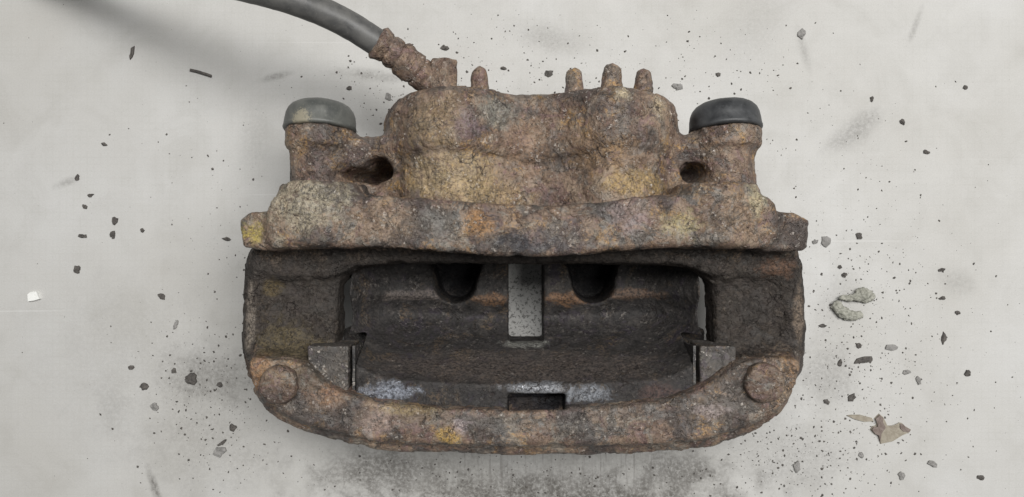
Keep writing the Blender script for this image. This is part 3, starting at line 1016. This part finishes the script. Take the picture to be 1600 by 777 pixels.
D, GY = M_FLAKE_DARK, M_FLAKE_GREY
BIG = [
    (299, 592, 18, 17, 0, D, 'largest black rust flake left of the caliper, beside its lower left corner'),
    (226, 604, 12, 12, 20, D, 'dark rust flake lying just left of the largest black flake'),
    (205, 574, 9, 7, 0, D, 'small dark crumb at the left end of the smudge below left'),
    (272, 580, 9, 8, 0, D, 'dark crumb just up and left of the largest black flake'),
    (344, 601, 9, 8, 0, D, 'dark crumb between the largest black flake and the caliper corner'),
    (121, 421, 11, 11, 0, D, 'dark angular flake at far left, above and right of the white chip'),
    (253, 463, 11, 11, 10, D, 'lone dark flake level with the white chip, nearer the caliper'),
    (275, 508, 7, 13, -15, GY, 'narrow grey flake left of the caliper arm, standing upright in view'),
    (242, 635, 12, 13, 0, GY, 'pale grey flake below the two black flakes at lower left'),
    (364, 669, 12, 11, 0, D, 'dark square flake just below the caliper lower left corner'),
    (344, 706, 19, 17, 40, GY, 'curled grey flake like a leaf at the lower left of the caliper'),
    (347, 692, 15, 6, 35, D, 'dark strip touching the curled grey flake at lower left'),
    (180, 345, 9, 13, 0, D, 'upper of two close dark flakes left of the caliper ear'),
    (177, 367, 8, 13, -20, D, 'lower of two close dark flakes left of the caliper ear'),
    (130, 369, 13, 7, 0, D, 'flat wide dark flake at the end of the crumb trail, far left'),
    (121, 278, 7, 10, 0, D, 'topmost dark flake of the crumb trail at far left'),
    (142, 305, 9, 6, 20, D, 'dark crumb in the trail just under its topmost flake'),
    (133, 323, 8, 7, 0, D, 'dark crumb in the middle of the trail at far left'),
    (163, 226, 8, 6, -20, D, 'single dark crumb above the trail, between it and the thin dark slivers'),
    (223, 360, 6, 7, 0, D, 'tiny dark crumb right of the two close flakes at left'),
    (355, 374, 13, 7, -8, D, 'dark flat flake right beside the left ear of the caliper'),
    (207, 82, 6, 19, -15, D, 'dark seed shaped sliver in the hose shadow at upper left'),
    (607, 151, 9, 14, 15, GY, 'grey oval flake left of the housing, under the hose fitting'),
    (546, 138, 7, 8, 0, D, 'dark crumb above the dusty grey cap'),
    (695, 75, 12, 9, 0, D, 'dark flake right above the banjo bolt'),
    (858, 115, 12, 12, 0, D, 'dark round flake above the valley between the pistons'),
    (787, 107, 10, 6, 0, D, 'flat dark crumb right of the lone left rib'),
    (1059, 136, 16, 11, 0, GY, 'grey ragged flake just right of the rightmost rib'),
    (1122, 117, 8, 6, 0, D, 'dark crumb above the black cap on the right'),
    (1253, 53, 13, 15, 0, GY, 'pale grey flake alone near the top edge on the right'),
    (1409, 191, 8, 10, 20, D, 'dark flake at upper right, highest and largest of that sparse area'),
    (1447, 238, 9, 7, -20, D, 'dark crumb below right of the largest flake at upper right'),
    (1508, 137, 8, 6, 0, D, 'dark crumb farthest out at upper right'),
    (1362, 155, 6, 8, 0, D, 'dark crumb above the grey smear at upper right'),
    (1342, 369, 12, 10, -25, D, 'dark flake right of the caliper ear, beside a larger grey flake'),
    (1290, 377, 16, 20, 0, GY, 'large grey flake close to the right ear of the caliper'),
    (1274, 378, 10, 7, 0, GY, 'small grey flake touching the large one by the right ear'),
    (1474, 528, 8, 17, -5, D, 'dark upright flake far right, level with the lower arm'),
    (1349, 563, 31, 10, 14, D, 'long dark sliver right of the lower right corner'),
    (1392, 543, 19, 10, 5, GY, 'mid grey flake above right of the long dark sliver'),
    (1417, 581, 14, 9, -10, GY, 'mid grey flake below right of the long dark sliver'),
    (1435, 595, 7, 15, 25, GY, 'slim dark grey flake leaning, right of the mid grey flakes'),
    (1330, 621, 15, 11, 8, D, 'dark flake between the long sliver and the folded brown flake'),
    (1312, 567, 8, 10, 0, D, 'dark crumb at the left end of the long sliver'),
    (1342, 540, 7, 12, 20, D, 'dark crumb above the long dark sliver'),
    (1511, 583, 10, 9, 20, D, 'dark crumb at far right level with the long sliver'),
    (1496, 489, 8, 6, 0, D, 'dark crumb right of the dirt clump, upper of the far right'),
    (1472, 466, 10, 6, 20, D, 'flat dark crumb right of the dirt clump, pointing at it'),
    (1470, 422, 12, 5, 5, D, 'flat dark crumb above right of the dirt clump'),
    (1531, 746, 10, 9, 0, D, 'dark flake near the bottom right corner of the picture'),
    (1456, 724, 17, 9, -25, GY, 'grey flake below right of the folded brown flake'),
    (1408, 743, 9, 14, 0, GY, 'grey drop shaped flake under the folded brown flake'),
    (1245, 730, 13, 16, 0, GY, 'grey flake below the lower right corner of the caliper'),
    (1319, 430, 8, 8, 0, D, 'dark crumb above the dirt clump, right one of two'),
    (1312, 417, 7, 6, 0, D, 'dark crumb above the dirt clump, upper left one of two'),
    (1285, 509, 10, 6, 0, D, 'dark crumb just below left of the dirt clump'),
    (1291, 628, 9, 8, 0, D, 'dark crumb nearest the round bolt head on the right'),
    (1345, 711, 7, 9, 0, GY, 'grey crumb below left of the folded brown flake'),
]
for (x, y, w, h, a, mt, lab) in BIG:
    flake('rust_flake' if mt is D else 'grey_flake', x, y, w, h, a, mt, lab, 'flake', 'loose flakes on the pale surface')

# thin dark twig of wire
tw = [P3(298, 110, 0), P3(308, 112, 0), P3(318, 115, 0), P3(331, 120, 0)]
v, f = tube([(a, b, 1.0) for a, b, _ in catmull(tw, 6)], 0.9, 8, 0.3, 2)
tag(build('dark_sliver', v, f, D), 'thin bent dark sliver on the surface below the hose shadow', 'sliver')


# outlined pieces with real thickness
def slab_piece(name, pts, th, mat, label, cat, lift=None, parent=None):
    p = np.array([px(a, b, 0) for a, b in pts])
    c = p.mean(0)
    n = len(p)
    r = random.Random(len(pts) * 7 + int(pts[0][0]))
    v = [(a, b, 0) for a, b in p]
    v += [(c[0] + (a - c[0]) * .96, c[1] + (b - c[1]) * .96, th * r.uniform(.7, 1.2) + (lift(a, b) if lift else 0)) for a, b in p]
    v.append((c[0], c[1], th + (lift(*c) if lift else 0)))
    f = [tuple(range(n))[::-1]]
    for k in range(n):
        j = (k + 1) % n
        f += [(k, j, n + j, n + k), (n + k, n + j, 2 * n)]
    # photograph outlines run clockwise in the world
    f = [t_[::-1] for t_ in f]
    o = build(name, v, f, mat, parent, smooth=False)
    return tag(o, label, cat)


slab_piece('white_chip', [(45, 460), (50, 456), (60, 455), (65, 467), (55, 470), (46, 471)], 2.2, M_WHITE, 'small white chip lying alone at far left', 'chip')
slab_piece('grey_sliver', [(1322, 649), (1330, 648), (1343, 648), (1362, 653), (1365, 658), (1350, 659), (1335, 655)], 1.0, M_FLAKE_TAN, 'pointed tan grey sliver touching the folded brown flake', 'sliver')
fb = slab_piece('folded_flake', [(1373, 646), (1379, 651), (1378, 657), (1384, 665), (1396, 665), (1403, 664), (1404, 660), (1409, 661), (1414, 666), (1423, 671), (1420, 676), (1410, 680), (1394, 690), (1375, 694), (1371, 680), (1366, 679), (1359, 671), (1362, 666), (1368, 665), (1370, 657), (1365, 654)],
                1.0, M_FLAKE_TAN, 'folded tan and brown flake with a torn edge, largest loose flake', 'flake')
slab_piece('brown_fold', [(1373, 647), (1378, 652), (1377, 658), (1382, 667), (1375, 677), (1374, 690), (1371, 680), (1366, 678), (1360, 671), (1363, 667), (1369, 666), (1371, 657), (1366, 654)], 2.0, M_FLAKE_BROWN, None, None, parent=fb)
slab_piece('brown_edge', [(1404, 661), (1409, 662), (1414, 667), (1422, 671), (1419, 675), (1410, 674), (1405, 669)], 2.0, M_FLAKE_BROWN, None, None, parent=fb)


# clump of crumbly dirt: two ragged lumps
def lump(name, blobs, mat, parent=None, origin=None, seed=0):
    xs = [b[0] for b in blobs]
    ys = [b[1] for b in blobs]
    F = Field((min(xs) - 12, min(ys) - 12, -1), (max(xs) + 12, max(ys) + 12, 14), 0.5)
    for k, b in enumerate(blobs):
        F.add(F.ell((b[0], b[1], b[2]), (b[3], b[4], b[5])), 1.5)
    v, t_, q = F.mesh()
    n = vnormals(v, q, t_)
    d = (fbm(v, 1 / 3.0, 3, seed) - 0.5) * 3.0 + (fbm(v, 1 / 1.1, 2, seed + 4) - 0.5) * 1.6
    tri = np.concatenate([q[:, [0, 1, 2]], q[:, [0, 2, 3]]])
    if np.einsum('ij,ij->i', v[tri[:, 0]], np.cross(v[tri[:, 1]], v[tri[:, 2]])).sum() < 0:
        q = q[:, ::-1]
        n = -n
    v = v + n * d[:, None]
    v[:, 2] = np.maximum(v[:, 2], 0.0)
    return build(name, v, (t_, q), mat, parent)


def bl(x, y, z, a, b, c):
    X, Y = px(x, y, 0)
    return (X, Y, z, a, b, c)


cl = lump('dirt_clump', [bl(1347, 458, 2.5, 5.0, 3.4, 2.6), bl(1335, 464, 3.4, 5, 1.8, 1.8), bl(1342, 468, 1.6, 6, 1.6, 1.4), bl(1358, 464, 1.6, 3.2, 2.6, 1.8), bl(1318, 466, 2.6, 4, 1.6, 1.6)], M_PUTTY, seed=3)
tag(cl, 'crumbly grey dirt clump broken in two, right of the caliper', 'dirt clump')
lump('dirt_lump', [bl(1306, 478, 2.0, 3.2, 3.0, 2.6), bl(1315, 487, 2.4, 4.4, 3.0, 2.6), bl(1325, 494, 2.0, 4.2, 2.8, 2.0), bl(1338, 492, 1.0, 4.2, 2.2, 1.2)], M_PUTTY, cl, seed=8)

# uncountable crumbs and grit: one mass
rg = np.random.default_rng(12)
V, FF = [], []


def grit(cx, cy, sx, sy, n, lo=0.25, hi=1.1):
    for _ in range(n):
        x, y = rg.normal(cx, sx), rg.normal(cy, sy)
        X, Y = px(x, y, 0)
        if -118 < X < 120 and -85 < Y < 70:
            continue
        s = lo + (hi - lo) * rg.random() ** 3.2
        k = int(rg.integers(4, 7))
        b = len(V)
        e = rg.uniform(0.5, 1.0)
        rot = rg.random() * 6.28
        for i in range(k):
            a = 2 * math.pi * i / k + rg.uniform(-.3, .3)
            u, w = math.cos(a) * s * rg.uniform(.7, 1.2), math.sin(a) * s * e * rg.uniform(.7, 1.2)
            V.append((X + u * math.cos(rot) - w * math.sin(rot), Y + u * math.sin(rot) + w * math.cos(rot), 0.02))
        V.append((X, Y, s * rg.uniform(.4, .8)))
        for i in range(k):
            FF.append((b + i, b + (i + 1) % k, b + k))


grit(1330, 560, 75, 110, 620)
grit(1230, 720, 70, 45, 420)
grit(1330, 380, 80, 110, 180)
grit(320, 600, 55, 60, 260)
grit(360, 690, 60, 60, 140)
grit(330, 380, 60, 120, 90)
grit(830, 105, 150, 40, 300)
grit(600, 150, 60, 40, 130)
grit(1150, 120, 90, 60, 120)
grit(820, 745, 200, 22, 260)
grit(800, 388, 480, 260, 420, 0.2, 0.8)
grit(1450, 620, 90, 110, 120)
tag(build('rust_grit', V, FF, D, smooth=False), 'fine rust grit scattered round the caliper', 'grit', kind='stuff')
